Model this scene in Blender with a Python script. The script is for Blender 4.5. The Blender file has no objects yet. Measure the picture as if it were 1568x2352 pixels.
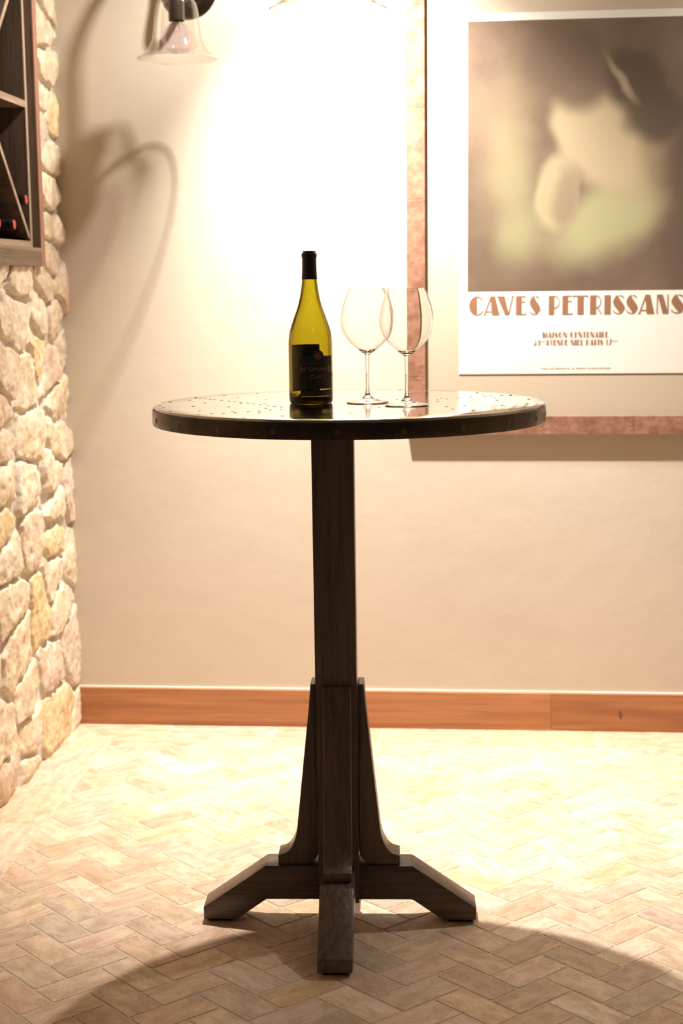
import bpy, bmesh, math, random
import numpy as np
from mathutils import Vector, Matrix

scene = bpy.context.scene
COL = scene.collection
PI = math.pi
sin, cos, R_ = math.sin, math.cos, math.radians

# ------------------------------------------------------------------ camera
F_PX = 3505.84
CAM = Vector((0.287, -2.9955, 1.3028))
PITCH, ROLL, YAW = 0.1498, 0.0114, 0.0915
_r = Vector((cos(YAW), sin(YAW), 0)); _f = Vector((-sin(YAW), cos(YAW), 0)); _u = Vector((0, 0, 1))
_F = _f * cos(PITCH) - _u * sin(PITCH)
_U = _u * cos(PITCH) + _f * sin(PITCH)
_X = _r * cos(ROLL) - _U * sin(ROLL)
_Y = _r * sin(ROLL) + _U * cos(ROLL)
cam_d = bpy.data.cameras.new('camera')
cam = bpy.data.objects.new('camera', cam_d)
COL.objects.link(cam)
m = Matrix.Identity(4)
for i in range(3):
    m[i][0] = _X[i]; m[i][1] = _Y[i]; m[i][2] = -_F[i]; m[i][3] = CAM[i]
cam.matrix_world = m
cam_d.sensor_fit = 'HORIZONTAL'
cam_d.sensor_width = 24.0
cam_d.lens = F_PX / 1568 * 24.0
cam_d.clip_start = 0.05
cam_d.dof.use_dof = True
cam_d.dof.focus_distance = 2.93
cam_d.dof.aperture_fstop = 5.0
scene.camera = cam

# ------------------------------------------------------------------ view + cycles
scene.view_settings.view_transform = 'Standard'
scene.view_settings.look = 'None'
scene.view_settings.gamma = 1
scene.view_settings.exposure = 0.0
cy = scene.cycles
cy.use_denoising = True
cy.use_adaptive_sampling = True
cy.adaptive_threshold = 0.02
cy.max_bounces = 14
cy.transmission_bounces = 12
cy.transparent_max_bounces = 16
cy.glossy_bounces = 6
cy.diffuse_bounces = 4
cy.sample_clamp_indirect = 6.0
cy.caustics_reflective = False
cy.caustics_refractive = False
cy.blur_glossy = 0.5

# ------------------------------------------------------------------ light
world = bpy.data.worlds.new('world'); scene.world = world
world.use_nodes = True
bg = world.node_tree.nodes['Background']
bg.inputs[0].default_value = (1.0, 0.80, 0.60, 1)     # the dim, warm rest of the cellar behind the camera
bg.inputs[1].default_value = 0.055

def spot(name, loc, watts, color, angle=165, blend=0.6, r=0.04, aim=(0, 0, -1)):
    d = bpy.data.lights.new(name, 'SPOT'); d.energy = watts; d.color = color
    d.spot_size = R_(angle); d.spot_blend = blend; d.shadow_soft_size = r
    o = bpy.data.objects.new(name, d); COL.objects.link(o); o.location = loc
    o.rotation_euler = Vector(aim).to_track_quat('-Z', 'Y').to_euler()
    return o
WARM = (1.0, 0.932, 0.845)
spot('ceiling_downlight_near_wall', (-0.155, 0.93, 2.52), 84, WARM, angle=160, blend=.7, r=0.02)
spot('ceiling_downlight_near_wall_beam', (-0.155, 0.93, 2.52), 600, WARM, angle=88, blend=1.0, r=0.02, aim=(.18, .13, -1))
spot('ceiling_downlight_right', (1.50, 1.0, 2.52), 115, WARM, angle=120, blend=1.0, aim=(-.12, .05, -1))
spot('room_fill_light', (0.9, -2.2, 2.52), 9, WARM, angle=150, blend=1, r=0.08)  # weak fill light added for the rest of the room, no known lamp

# ------------------------------------------------------------------ node helper
class NT:
    def __init__(s, name):
        s.m = bpy.data.materials.new(name); s.m.use_nodes = True
        s.t = s.m.node_tree; s.t.nodes.clear()
        s.out = s.t.nodes.new('ShaderNodeOutputMaterial')
    def n(s, typ, ins=None, **kw):
        nd = s.t.nodes.new(typ)
        for k, v in kw.items(): setattr(nd, k, v)
        for k, v in (ins or {}).items(): s.put(nd.inputs[k], v)
        return nd
    def put(s, inp, v):
        if isinstance(v, bpy.types.NodeSocket): s.t.links.new(v, inp)
        elif isinstance(v, bpy.types.Node): s.t.links.new(v.outputs[0], inp)
        elif isinstance(v, tuple) and len(v) == 3 and inp.type == 'RGBA': inp.default_value = (*v, 1)
        else: inp.default_value = v
    def math(s, op, a, b=0.0, c=None, clamp=False):
        nd = s.n('ShaderNodeMath', {0: a, 1: b}, operation=op, use_clamp=clamp)
        if c is not None: s.put(nd.inputs[2], c)
        return nd.outputs[0]
    def ramp(s, v, a, b, lo=0.0, hi=1.0, smooth=True):
        return s.n('ShaderNodeMapRange', {0: v, 1: a, 2: b, 3: lo, 4: hi}, interpolation_type='SMOOTHSTEP' if smooth else 'LINEAR').outputs[0]
    def mix(s, f, a, b, mode='MIX'):
        nd = s.n('ShaderNodeMix', data_type='RGBA', blend_type=mode)
        s.put(nd.inputs[0], f); s.put(nd.inputs[6], a); s.put(nd.inputs[7], b)
        return nd.outputs[2]
    def coord(s, which='Object', scale=(1, 1, 1), loc=(0, 0, 0)):
        c = s.n('ShaderNodeTexCoord')
        return s.n('ShaderNodeMapping', {0: c.outputs[which], 'Scale': scale, 'Location': loc}).outputs[0]
    def noise(s, vec, scale, detail=4, rough=.55, dist=0.0):
        return s.n('ShaderNodeTexNoise', {'Vector': vec, 'Scale': scale, 'Detail': detail, 'Roughness': rough, 'Distortion': dist}).outputs[0]
    def bump(s, h, strength=.3, dist=.002, normal=None):
        nd = s.n('ShaderNodeBump', {'Height': h, 'Strength': strength, 'Distance': dist})
        if normal is not None: s.put(nd.inputs['Normal'], normal)
        return nd.outputs[0]
    def bsdf(s, **kw):
        names = dict(color='Base Color', rough='Roughness', metal='Metallic', spec='Specular IOR Level', normal='Normal',
                     ecolor='Emission Color', estr='Emission Strength', trans='Transmission Weight', ior='IOR', alpha='Alpha', coat='Coat Weight', coatr='Coat Roughness')
        nd = s.n('ShaderNodeBsdfPrincipled', {names[k]: v for k, v in kw.items()})
        s.t.links.new(nd.outputs[0], s.out.inputs[0]); return s.m

# ------------------------------------------------------------------ materials
M = {}
def mat_plain(name, color, rough=.5, metal=0.0, spec=.5):
    M[name] = NT(name).bsdf(color=(*color, 1), rough=rough, metal=metal, spec=spec); return M[name]

n = NT('plaster')
v = n.coord()
c1 = n.noise(v, 1.3, 4)
M['plaster'] = n.bsdf(color=n.mix(n.ramp(c1, .3, .7), (.53, .460, .375), (.575, .50, .408)), rough=.72, spec=.25,
    normal=n.bump(n.math('ADD', n.math('MULTIPLY', n.noise(v, 7, 3, .5), .9), n.math('MULTIPLY', n.noise(v, 60, 5, .6), .12)), .35, .006))
M['ceiling'] = mat_plain('ceiling_paint', (.62, .55, .46), .9, 0, .2)

n = NT('rubble_stone')
v = n.coord()
at = n.n('ShaderNodeAttribute', attribute_name='tint').outputs[0]
mort = n.n('ShaderNodeAttribute', attribute_name='mortar').outputs[2]
g = n.noise(v, 26, 6, .65)
s2 = n.noise(n.coord(scale=(1, 1, .35)), 70, 5, .7)
c = n.mix(n.ramp(g, .35, .7), n.mix(.5, at, (.50, .38, .25), 'MULTIPLY'), at)
c = n.mix(n.math('MULTIPLY', n.ramp(s2, .62, .74), .45), c, (.33, .22, .13))
c = n.mix(n.math('MULTIPLY', n.ramp(n.noise(v, 9, 3), .58, .72), .35), c, (.72, .50, .24))
c = n.mix(mort, c, n.mix(n.noise(v, 90, 4, .7), (.50, .44, .36), (.66, .59, .50)))
M['stone'] = n.bsdf(color=c, rough=.88, spec=.2, normal=n.bump(n.math('ADD', n.math('MULTIPLY', s2, .7), n.math('ADD', n.math('MULTIPLY', g, .5), n.math('MULTIPLY', n.noise(v, 190, 4, .7), .5))), .5, .0035))

n = NT('travertine_tile')
uv = n.n('ShaderNodeUVMap').outputs[0]
at = n.n('ShaderNodeAttribute', attribute_name='tint').outputs[0]
us = n.n('ShaderNodeMapping', {0: uv, 'Scale': (1, 2.2, 1)}).outputs[0]
big = n.noise(us, 16, 7, .68, .25)
fine = n.noise(us, 70, 4, .65)
c = n.mix(n.ramp(big, .32, .68), n.mix(1, at, (.76, .68, .60), 'MULTIPLY'), n.mix(1, at, (1.1, 1.1, 1.1), 'MULTIPLY'))
c = n.mix(n.math('MULTIPLY', n.ramp(n.noise(us, 9, 7, .68, .35), .55, .70), .55), c, (.50, .29, .17))
c = n.mix(n.math('MULTIPLY', n.ramp(n.noise(us, 8, 5, .6, .6), .60, .70), .55), c, (.78, .54, .27))
c = n.mix(n.math('MULTIPLY', n.ramp(fine, .45, .75), .28), c, (.56, .43, .33))
pitv = n.n('ShaderNodeMapping', {0: uv, 'Scale': (1, 1.9, 1)}).outputs[0]
pit = n.math('MULTIPLY', n.ramp(n.noise(pitv, 170, 3, .7, .3), .585, .635), n.ramp(n.noise(us, 14, 3), .36, .60))
c = n.mix(n.math('MULTIPLY', pit, .7), c, (.30, .19, .11))
M['tile'] = n.bsdf(color=c, rough=n.ramp(fine, .3, .7, .40, .56), spec=.35, normal=n.bump(n.math('SUBTRACT', n.math('MULTIPLY', fine, .3), pit), .5, .0012))
n = NT('grout')
v = n.coord()
M['grout'] = n.bsdf(color=n.mix(n.noise(v, 120, 4), (.54, .43, .33), (.64, .53, .42)), rough=.95, spec=.15, normal=n.bump(n.noise(v, 300, 4), .4, .001))

def wood(name, dark, light, axis='x', ring=42, rough=.45, spec=.4, bump=.25, pores=.5):
    n = NT(name)
    st = {'x': (.035, 1, 1), 'y': (1, .035, 1), 'z': (1, 1, .035)}[axis]
    v = n.coord(scale=st)
    w1 = n.noise(v, ring, 5, .6, .6)
    w2 = n.noise(v, ring * 5, 3, .6)
    w3 = n.noise(n.coord(scale=tuple(q * 1.0 for q in st)), 6, 3)
    f = n.math('ADD', n.math('MULTIPLY', w1, .65), n.math('MULTIPLY', w3, .35))
    c = n.mix(n.ramp(f, .36, .64), (*dark,), (*light,))
    c = n.mix(n.math('MULTIPLY', n.ramp(w2, .55, .68), pores), c, tuple(q * .45 for q in dark))
    M[name] = n.bsdf(color=c, rough=n.ramp(w2, .3, .7, rough - .06, rough + .12), spec=spec,
                     normal=n.bump(n.math('SUBTRACT', w1, n.math('MULTIPLY', n.ramp(w2, .55, .7), .10)), bump, .0012))
for ax in 'xz':
    wood('oak_dark_' + ax, (.058, .034, .022), (.135, .090, .061), ax, 95, .36, .8, .7, .35)
wood('baseboard_fir', (.31, .120, .050), (.48, .215, .095), 'x', 34, .38, .4, .12, .25)
wood('rack_wood_y', (.17, .115, .080), (.30, .215, .155), 'y', 40, .7, .25, .5, .5)
wood('rack_wood_z', (.17, .115, .080), (.30, .215, .155), 'z', 40, .7, .25, .5, .5)
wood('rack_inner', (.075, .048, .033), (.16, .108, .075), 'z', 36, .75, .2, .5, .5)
for ax in 'yz':
    wood('rack_edge' + ('' if ax == 'z' else '_y'), (.30, .215, .15), (.48, .365, .27), ax, 60, .75, .2, .3, .3)
wood('rack_stile', (.22, .11, .075), (.38, .20, .14), 'z', 50, .6, .3, .3, .3)

n = NT('hammered_steel_top')
v = n.coord()
w = n.math('ADD', n.noise(v, 5.5, 2, .4), n.math('MULTIPLY', n.noise(v, 30, 2, .5), .09))
M['steel_top'] = n.bsdf(color=n.mix(n.ramp(n.noise(v, 14, 4), .3, .7), (.50, .47, .43), (.60, .57, .53)), metal=1.0, rough=n.ramp(n.noise(v, 22, 4), .3, .7, .06, .15),
    normal=n.bump(w, .25, .004))
n = NT('bronzed_band')
v = n.coord()
M['band'] = n.bsdf(color=n.mix(n.ramp(n.noise(v, 18, 5), .3, .7), (.060, .045, .035), (.095, .072, .055)), metal=.85, rough=n.ramp(n.noise(v, 40, 4), .3, .7, .2, .34),
    normal=n.bump(n.noise(v, 12, 2), .06, .002))
mat_plain('rivet_iron', (.085, .068, .055), .55, .5)
mat_plain('screw_iron', (.13, .105, .085), .3, .9)
mat_plain('glide_rubber', (.012, .010, .009), .8)
mat_plain('black_foil', (.030, .021, .020), .34, .3)
mat_plain('red_foil', (.62, .07, .05), .4)
mat_plain('label_black', (.020, .017, .020), .55)
mat_plain('label_green', (.030, .030, .018), .6)
mat_plain('label_copper', (.50, .22, .08), .35, .6)
mat_plain('label_faint', (.13, .085, .05), .5, .3)
mat_plain('bronze', (.040, .026, .018), .35, .8)
mat_plain('socket_pewter', (.085, .068, .060), .32, .8)
mat_plain('poster_paper', (.84, .82, .77), .6, 0, .3)
mat_plain('poster_ink', (.30, .150, .085), .6, 0, .3)
mat_plain('mat_board', (.59, .495, .385), .85, 0, .2)
mat_plain('pale_edge', (.80, .74, .64), .6)
mat_plain('cord_black', (.02, .018, .016), .6)
mat_plain('filament', (.25, .2, .15), .4, .8)

n = NT('beaten_copper')
v = n.coord()
d = n.noise(v, 34, 4, .55, .3)
c = n.mix(n.ramp(n.noise(v, 26, 5, .6), .3, .7), (.235, .108, .066), (.39, .205, .135))
c = n.mix(n.math('MULTIPLY', n.ramp(n.noise(v, 60, 4, .6), .58, .75), .5), c, (.20, .080, .05))
M['copper'] = n.bsdf(color=c, rough=.48, metal=.25, spec=.45, normal=n.bump(d, .45, .004))

def glass_solid(name, color, ior=1.5, rough=0.0):
    n = NT(name)
    g = n.n('ShaderNodeBsdfGlass', {'Color': (*color, 1), 'Roughness': rough, 'IOR': ior})
    n.t.links.new(g.outputs[0], n.out.inputs[0]); M[name] = n.m
glass_solid('crystal', (1, 1, 1))
glass_solid('bottle_green', (.97, .97, .93))
_t = M['bottle_green'].node_tree
_va = _t.nodes.new('ShaderNodeVolumeAbsorption'); _va.inputs[0].default_value = (.800, .762, .0, 1); _va.inputs[1].default_value = 640
_t.links.new(_va.outputs[0], [q for q in _t.nodes if q.type == 'OUTPUT_MATERIAL'][0].inputs[1])
glass_solid('bottle_dark', (.20, .22, .06))

def glass_thin(name, color, edge, edge_col, gloss=1.0):
    """thin blown glass: light passes straight, edges tint and mirror"""
    n = NT(name)
    lw = n.n('ShaderNodeLayerWeight', {'Blend': .22})
    fc = n.n('ShaderNodeLayerWeight', {'Blend': .5})
    fr = n.math('MULTIPLY_ADD', n.math('POWER', fc.outputs[1], 5.0), .92, .045)
    tcol = n.mix(n.math('POWER', lw.outputs[1], edge), (*color,), (*edge_col,))
    tr = n.n('ShaderNodeBsdfTransparent', {'Color': tcol})
    gl = n.n('ShaderNodeBsdfGlossy', {'Color': (1, 1, 1, 1), 'Roughness': .02})
    mx = n.n('ShaderNodeMixShader', {0: n.math('MULTIPLY', fr, gloss, clamp=True), 1: tr, 2: gl})
    n.t.links.new(mx.outputs[0], n.out.inputs[0]); M[name] = n.m
glass_thin('shade_glass', (.985, .985, .975), 1.8, (.46, .43, .38), .85)
glass_thin('bulb_violet', (.95, .90, .955), 1.5, (.80, .68, .82), .9)
glass_thin('pane_glass', (.97, .97, .96), 3.0, (.9, .9, .9), .8)

# picture on the poster: a plain soft misty composition (generic stand-in)
n = NT('poster_picture')
v0 = n.coord()
wv = n.n('ShaderNodeTexNoise', {'Vector': v0, 'Scale': 5.0, 'Detail': 2.0})
off = n.n('ShaderNodeVectorMath', {0: wv.outputs[1], 1: (.5, .5, .5)}, operation='SUBTRACT').outputs[0]
off = n.n('ShaderNodeVectorMath', {0: off, 'Scale': .10}, operation='SCALE').outputs[0]
vv = n.n('ShaderNodeVectorMath', {0: v0, 1: off}, operation='ADD').outputs[0]
def blob(cx, cz, rx, rz, ang, soft):
    mp = n.n('ShaderNodeMapping', {0: vv, 'Location': (cx, 0, cz), 'Rotation': (0, ang, 0), 'Scale': (rx, 1, rz)}, vector_type='TEXTURE').outputs[0]
    mp = n.n('ShaderNodeVectorMath', {0: mp, 1: (1, 0, 1)}, operation='MULTIPLY').outputs[0]
    ln = n.n('ShaderNodeVectorMath', {0: mp}, operation='LENGTH').outputs[1]
    return n.ramp(ln, 1 - soft, 1 + soft, 1, 0)
pc = n.mix(n.ramp(n.noise(v0, 6, 4), .3, .7), (.145, .098, .070), (.20, .140, .100))
for (cx, cz, rx, rz, ang, soft, col, k) in (
        (.35, 1.66, .055, .20, .12, .9, (.34, .28, .17), .45),
        (.385, 1.55, .050, .14, -.1, .8, (.40, .37, .215), .52),
        (.40, 1.42, .06, .065, .2, .8, (.42, .39, .22), .65),
        (.73, 1.60, .075, .16, .15, .6, (.42, .32, .20), .75),
        (.63, 1.455, .145, .085, -.55, .55, (.47, .44, .25), .90),
        (.60, 1.69, .105, .175, -.62, .22, (.53, .43, .28), .95),
        (.53, 1.875, .12, .10, .35, .30, (.175, .122, .088), .92),
        (.70, 1.845, .075, .085, .1, .28, (.125, .086, .062), .95),
        (.765, 1.745, .085, .075, .1, .28, (.125, .086, .062), .95),
        (.665, 1.835, .011, .060, -.5, .8, (.46, .36, .23), .8),
        (.85, 1.50, .075, .26, .0, .6, (.150, .104, .075), .9),
        (.495, 1.535, .062, .098, .14, .20, (.50, .42, .26), .85),
        (.520, 1.525, .036, .075, .20, .45, (.30, .23, .155), .8)):
    pc = n.mix(n.math('MULTIPLY', blob(cx, cz, rx, rz, ang, soft), k), pc, tuple(.84 * q for q in col))
pc = n.mix(n.math('MULTIPLY', n.noise(v0, 400, 2), .10), pc, (.1, .07, .05))
M['picture'] = n.bsdf(color=pc, rough=.5, spec=.3)

# ------------------------------------------------------------------ object helpers
def tag(o, label=None, cat=None, group=None, kind=None):
    for k, v in (('label', label), ('category', cat), ('group', group), ('kind', kind)):
        if v: o[k] = v
    return o
def thing(name, loc, label, cat, group=None, rz=0.0):
    o = bpy.data.objects.new(name, None); COL.objects.link(o)
    o.empty_display_size = .05; o.location = loc; o.rotation_euler = (0, 0, rz)
    return tag(o, label, cat, group)
def link(name, me, m, parent=None, loc=None, rot=None, smooth=True):
    if isinstance(me, bmesh.types.BMesh):
        bm = me; me = bpy.data.meshes.new(name)
        bmesh.ops.recalc_face_normals(bm, faces=bm.faces[:])
        bm.to_mesh(me); bm.free()
    o = bpy.data.objects.new(name, me); COL.objects.link(o)
    if m: me.materials.append(M[m] if isinstance(m, str) else m)
    if parent: o.parent = parent
    if loc: o.location = loc
    if rot: o.rotation_euler = rot
    if smooth and len(me.polygons):
        me.polygons.foreach_set('use_smooth', [True] * len(me.polygons))
        me.set_sharp_from_angle(angle=R_(35))
    return o
def box(bm, x0, x1, y0, y1, z0, z1):
    vs = [bm.verts.new(p) for p in ((x0, y0, z0), (x1, y0, z0), (x1, y1, z0), (x0, y1, z0), (x0, y0, z1), (x1, y0, z1), (x1, y1, z1), (x0, y1, z1))]
    for f in ((0, 3, 2, 1), (4, 5, 6, 7), (0, 1, 5, 4), (1, 2, 6, 5), (2, 3, 7, 6), (3, 0, 4, 7)):
        bm.faces.new([vs[i] for i in f])
    return vs
def bevel(bm, w, seg=2, ang=30):
    es = [e for e in bm.edges if len(e.link_faces) == 2 and e.calc_face_angle(0) > R_(ang)]
    bmesh.ops.bevel(bm, geom=es, offset=w, segments=seg, profile=.5, affect='EDGES', clamp_overlap=True)
def boxo(name, b, m, parent=None, bev=.0015, seg=2):
    bm = bmesh.new(); box(bm, *b)
    if bev: bevel(bm, bev, seg)
    return link(name, bm, m, parent)
def prism(pts, y0, y1, bev=.003, seg=2):
    """outline in x,z extruded along y"""
    bm = bmesh.new()
    a = [bm.verts.new((x, y0, z)) for x, z in pts]; b = [bm.verts.new((x, y1, z)) for x, z in pts]
    bm.faces.new(a); bm.faces.new(b[::-1])
    for i in range(len(pts)):
        j = (i + 1) % len(pts); bm.faces.new((a[j], a[i], b[i], b[j]))
    bmesh.ops.recalc_face_normals(bm, faces=bm.faces[:])
    if bev: bevel(bm, bev, seg, 25)
    return bm
def lathe(prof, seg=64, bm=None, cx=0, cy_=0, closed=False):
    bm = bm or bmesh.new(); rings = []
    for r, z in prof:
        if r < 1e-6: rings.append([bm.verts.new((cx, cy_, z))])
        else: rings.append([bm.verts.new((cx + r * cos(2 * PI * k / seg), cy_ + r * sin(2 * PI * k / seg), z)) for k in range(seg)])
    pairs = list(zip(rings, rings[1:])) + ([(rings[-1], rings[0])] if closed else [])
    for a, b in pairs:
        for k in range(seg):
            j = (k + 1) % seg
            if len(a) == 1 and len(b) == 1: continue
            if len(a) == 1: bm.faces.new((a[0], b[k], b[j]))
            elif len(b) == 1: bm.faces.new((a[k], b[0], a[j]))
            else: bm.faces.new((a[k], b[k], b[j], a[j]))
    return bm
def lathe_me(name, prof, seg=64, closed=False):
    """keeps the winding of the profile (for glass made of several open pieces)"""
    bm = lathe(prof, seg, closed=closed); bmesh.ops.reverse_faces(bm, faces=bm.faces[:]); me = bpy.data.meshes.new(name); bm.to_mesh(me); bm.free(); return me
def spline(pts, n=6):
    """Catmull-Rom through 2D or 3D points"""
    out = []; P = [pts[0]] + list(pts) + [pts[-1]]
    for i in range(1, len(P) - 2):
        for k in range(n):
            t = k / n
            out.append(tuple(.5 * (2 * P[i][d] + (P[i + 1][d] - P[i - 1][d]) * t + (2 * P[i - 1][d] - 5 * P[i][d] + 4 * P[i + 1][d] - P[i + 2][d]) * t * t
                        + (-P[i - 1][d] + 3 * P[i][d] - 3 * P[i + 1][d] + P[i + 2][d]) * t ** 3) for d in range(len(pts[0]))))
    out.append(tuple(pts[-1])); return out
def tube(path, r, seg=16, bm=None, cap=True):
    bm = bm or bmesh.new(); P = [Vector(p) for p in path]; rings = []; ref = Vector((1, 0, 0))
    for i, p in enumerate(P):
        t = (P[min(i + 1, len(P) - 1)] - P[max(i - 1, 0)]).normalized()
        a = t.cross(ref)
        if a.length < .05: a = t.cross(Vector((0, 1, 0)))
        a.normalize(); b = t.cross(a)
        rr = r[i] if isinstance(r, (list, tuple)) else r
        rings.append([bm.verts.new(p + a * rr * cos(2 * PI * k / seg) + b * rr * sin(2 * PI * k / seg)) for k in range(seg)])
    for a, b in zip(rings, rings[1:]):
        for k in range(seg):
            j = (k + 1) % seg; bm.faces.new((a[k], b[k], b[j], a[j]))
    if cap: bm.faces.new(rings[0]); bm.faces.new(rings[-1][::-1])
    return bm

# ================================================================== SETTING
WALL = 1.3632      # y of the plaster wall
SX = -0.918        # x of the stone wall
# ---- floor: travertine herringbone with a straight border
rnd = random.Random(7)
W_T = 0.0708
TH = R_(45.6)
E1 = Vector((cos(TH), sin(TH))); E2 = Vector((-sin(TH), cos(TH)))
PAL = [((.71, .585, .455), 5), ((.67, .53, .40), 5), ((.68, .53, .425), 4), ((.72, .56, .37), 1), ((.62, .52, .43), 2), ((.76, .655, .535), 3), ((.64, .475, .355), 2)]
PALX = [c for c, k in PAL for _ in range(k)]
BX, BY = -0.776, 1.198
tv, tf, tuv, ttint = [], [], [], []
def clip(poly, a, b, c):       # keep a*x+b*y>=c
    out = []
    for i in range(len(poly)):
        p, q = poly[i], poly[(i + 1) % len(poly)]
        dp, dq = a * p[0] + b * p[1] - c, a * q[0] + b * q[1] - c
        if dp >= 0: out.append(p)
        if dp * dq < 0:
            t = dp / (dp - dq); out.append((p[0] + (q[0] - p[0]) * t, p[1] + (q[1] - p[1]) * t))
    return out
def area(poly): return .5 * sum(poly[i][0] * poly[(i + 1) % len(poly)][1] - poly[(i + 1) % len(poly)][0] * poly[i][1] for i in range(len(poly)))
def inset(poly, d):
    out = []; N = len(poly)
    for i in range(N):
        p0, p, p1 = (Vector(poly[(i + k) % N]) for k in (-1, 0, 1))
        a = (p - p0).normalized(); b = (p1 - p).normalized()
        na, nb = Vector((-a.y, a.x)), Vector((-b.y, b.x))
        den = 1 + na.dot(nb)
        out.append(p + (na + nb) * d / max(den, .3))
    return out
def add_tile(poly, udir, gap=.0017, rad=.006):
    if len(poly) < 3: return
    if area(poly) < 0: poly = poly[::-1]
    if area(poly) < 1.5e-4: return
    q = inset(poly, gap); N = len(q)
    if area([tuple(p) for p in q]) < 8e-5: return
    rim = []
    for i in range(N):
        p0, p, p1 = q[i - 1], q[i], q[(i + 1) % N]
        r = min(rad * rnd.uniform(.35, 1.25), (p - p0).length * .3, (p1 - p).length * .3)
        a = p + (p0 - p).normalized() * r; b = p + (p1 - p).normalized() * r
        rim += [a, p * .42 + (a + b) * .29, b]
        L = (p1 - p).length
        if L > .05:
            nn = Vector((-(p1 - p).y, (p1 - p).x)).normalized()
            for t in (.3, .5, .7): rim.append(p.lerp(p1, t) + nn * rnd.uniform(-.0002, .0007))
    col = rnd.choice(PALX); k = rnd.uniform(.86, 1.08); col = (col[0] * k * .96, col[1] * k * .925, col[2] * k * .88)
    ox, oy = rnd.uniform(0, 50), rnd.uniform(0, 50); ud = Vector(udir); vd = Vector((-ud.y, ud.x))
    base = len(tv); n_ = len(rim); c = sum(rim, Vector((0, 0))) / n_
    zt = rnd.uniform(-.0004, 0.0)
    tops = [p + (c - p).normalized() * .0013 for p in rim]
    for p in tops: tv.append((p.x, p.y, zt))
    for p in rim: tv.append((p.x, p.y, zt - .0011))
    for p in rim: tv.append((p.x, p.y, zt - .005))
    uvs = [((p - c).dot(ud) + ox, (p - c).dot(vd) + oy) for p in tops]
    tf.append(tuple(range(base, base + n_))); tuv.extend(uvs); ttint.append(col)
    for lv in (0, 1):
        for i in range(n_):
            j = (i + 1) % n_
            tf.append((base + lv * n_ + i, base + (lv + 1) * n_ + i, base + (lv + 1) * n_ + j, base + lv * n_ + j))
            tuv.extend([uvs[i], uvs[i], uvs[j], uvs[j]]); ttint.append(col)
def lat(i, j):
    p = E1 * ((i + .4515) * W_T) + E2 * ((j + .3362) * W_T)
    t = min(max((.35 - p.x) / .70, 0), 1); t = t * t * (3 - 2 * t)
    return (p.x - .050 * t, p.y - .004 * t)
for i in range(-90, 90):
    for j in range(-90, 90):
        k = (i - j) % 4
        if k == 3: cs = [(i, j), (i + 2, j), (i + 2, j + 1), (i, j + 1)]; ud = E1
        elif k == 2: cs = [(i, j), (i + 1, j), (i + 1, j + 2), (i, j + 2)]; ud = E2
        else: continue
        poly = [lat(*c) for c in cs]
        cx = sum(p[0] for p in poly) / 4; cyy = sum(p[1] for p in poly) / 4
        if not (BX - .1 < cx < 2.3 and -3.1 < cyy < BY + .1): continue
        poly = clip(poly, 1, 0, BX + .001)
        if len(poly) > 2: poly = clip(poly, 0, -1, -BY + .001)
        if len(poly) > 2: add_tile(poly, ud)
ys = [1.345, 1.115, .81, .505, .2, -.105, -.41, -.715, -1.02, -1.325, -1.63, -1.94, -2.25, -2.55, -2.85]
for a, b in zip(ys, ys[1:]):   # left border
    poly = [(-.93, b), (BX, b), (BX, a), (-.93, a)]
    poly = clip(poly, -.75, -.66, -(.75 * BX + .66 * BY))
    if len(poly) > 2: add_tile(poly, (0, 1))
xs = [-.93, -.62, -.31, 0.0, .31, .62, .93, 1.24, 1.55, 1.86, 2.17, 2.48]
for a, b in zip(xs, xs[1:]):   # back border
    poly = [(a, BY), (b, BY), (b, 1.355), (a, 1.355)]
    poly = clip(poly, .75, .66, .75 * BX + .66 * BY)
    if len(poly) > 2: add_tile(poly, (1, 0))
# grout bed
gb = len(tv)
tv += [(-1.3, -3.4, -.0012), (2.6, -3.4, -.0012), (2.6, 1.5, -.0012), (-1.3, 1.5, -.0012)]
tf.append((gb, gb + 1, gb + 2, gb + 3)); tuv += [(0, 0)] * 4; ttint.append((.5, .4, .3))
me = bpy.data.meshes.new('floor'); me.from_pydata(tv, [], tf)
uvl = me.uv_layers.new(name='UVMap'); uvl.data.foreach_set('uv', [c for p in tuv for c in p])
ca = me.attributes.new('tint', 'FLOAT_COLOR', 'FACE')
ca.data.foreach_set('color', [x for c in ttint for x in (*c, 1)])
floor = link('floor', me, 'tile', smooth=False); me.materials.append(M['grout'])
me.polygons[len(tf) - 1].material_index = 1
tag(floor, kind='structure')

# ---- plaster wall, ceiling
bm = bmesh.new(); box(bm, -1.4, 2.6, WALL, WALL + .12, -.01, 2.60); tag(link('wall_back', bm, 'plaster', smooth=False), kind='structure')
bm = bmesh.new(); box(bm, -1.4, 2.6, -3.4, WALL + .12, 2.60, 2.68); tag(link('ceiling', bm, 'ceiling', smooth=False), kind='structure')
bm = bmesh.new(); box(bm, 2.6, 2.7, -3.4, WALL + .12, -.01, 2.68); tag(link('wall_right', bm, 'plaster', smooth=False), kind='structure')

# ---- baseboard: two boards butted together
bb = bpy.data.objects.new('baseboard_back', None); COL.objects.link(bb); tag(bb, kind='structure')
xj = 0.4945
boxo('board', (-.935, xj - .0004, WALL - .0135, WALL, .0005, .111), 'baseboard_fir', bb, .0018)
b2 = boxo('board', (xj + .0004 - 3, 2.6 - 3, WALL - .0130, WALL, .0005, .1112), 'baseboard_fir', bb, .0018); b2.location.x = 3
boxo('pale_edge_line', (-.935, 2.6, WALL - .0060, WALL, .1108, .1150), 'pale_edge', bb, .001)  # pale strip added for the bright, lit top edge of the boards
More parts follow.
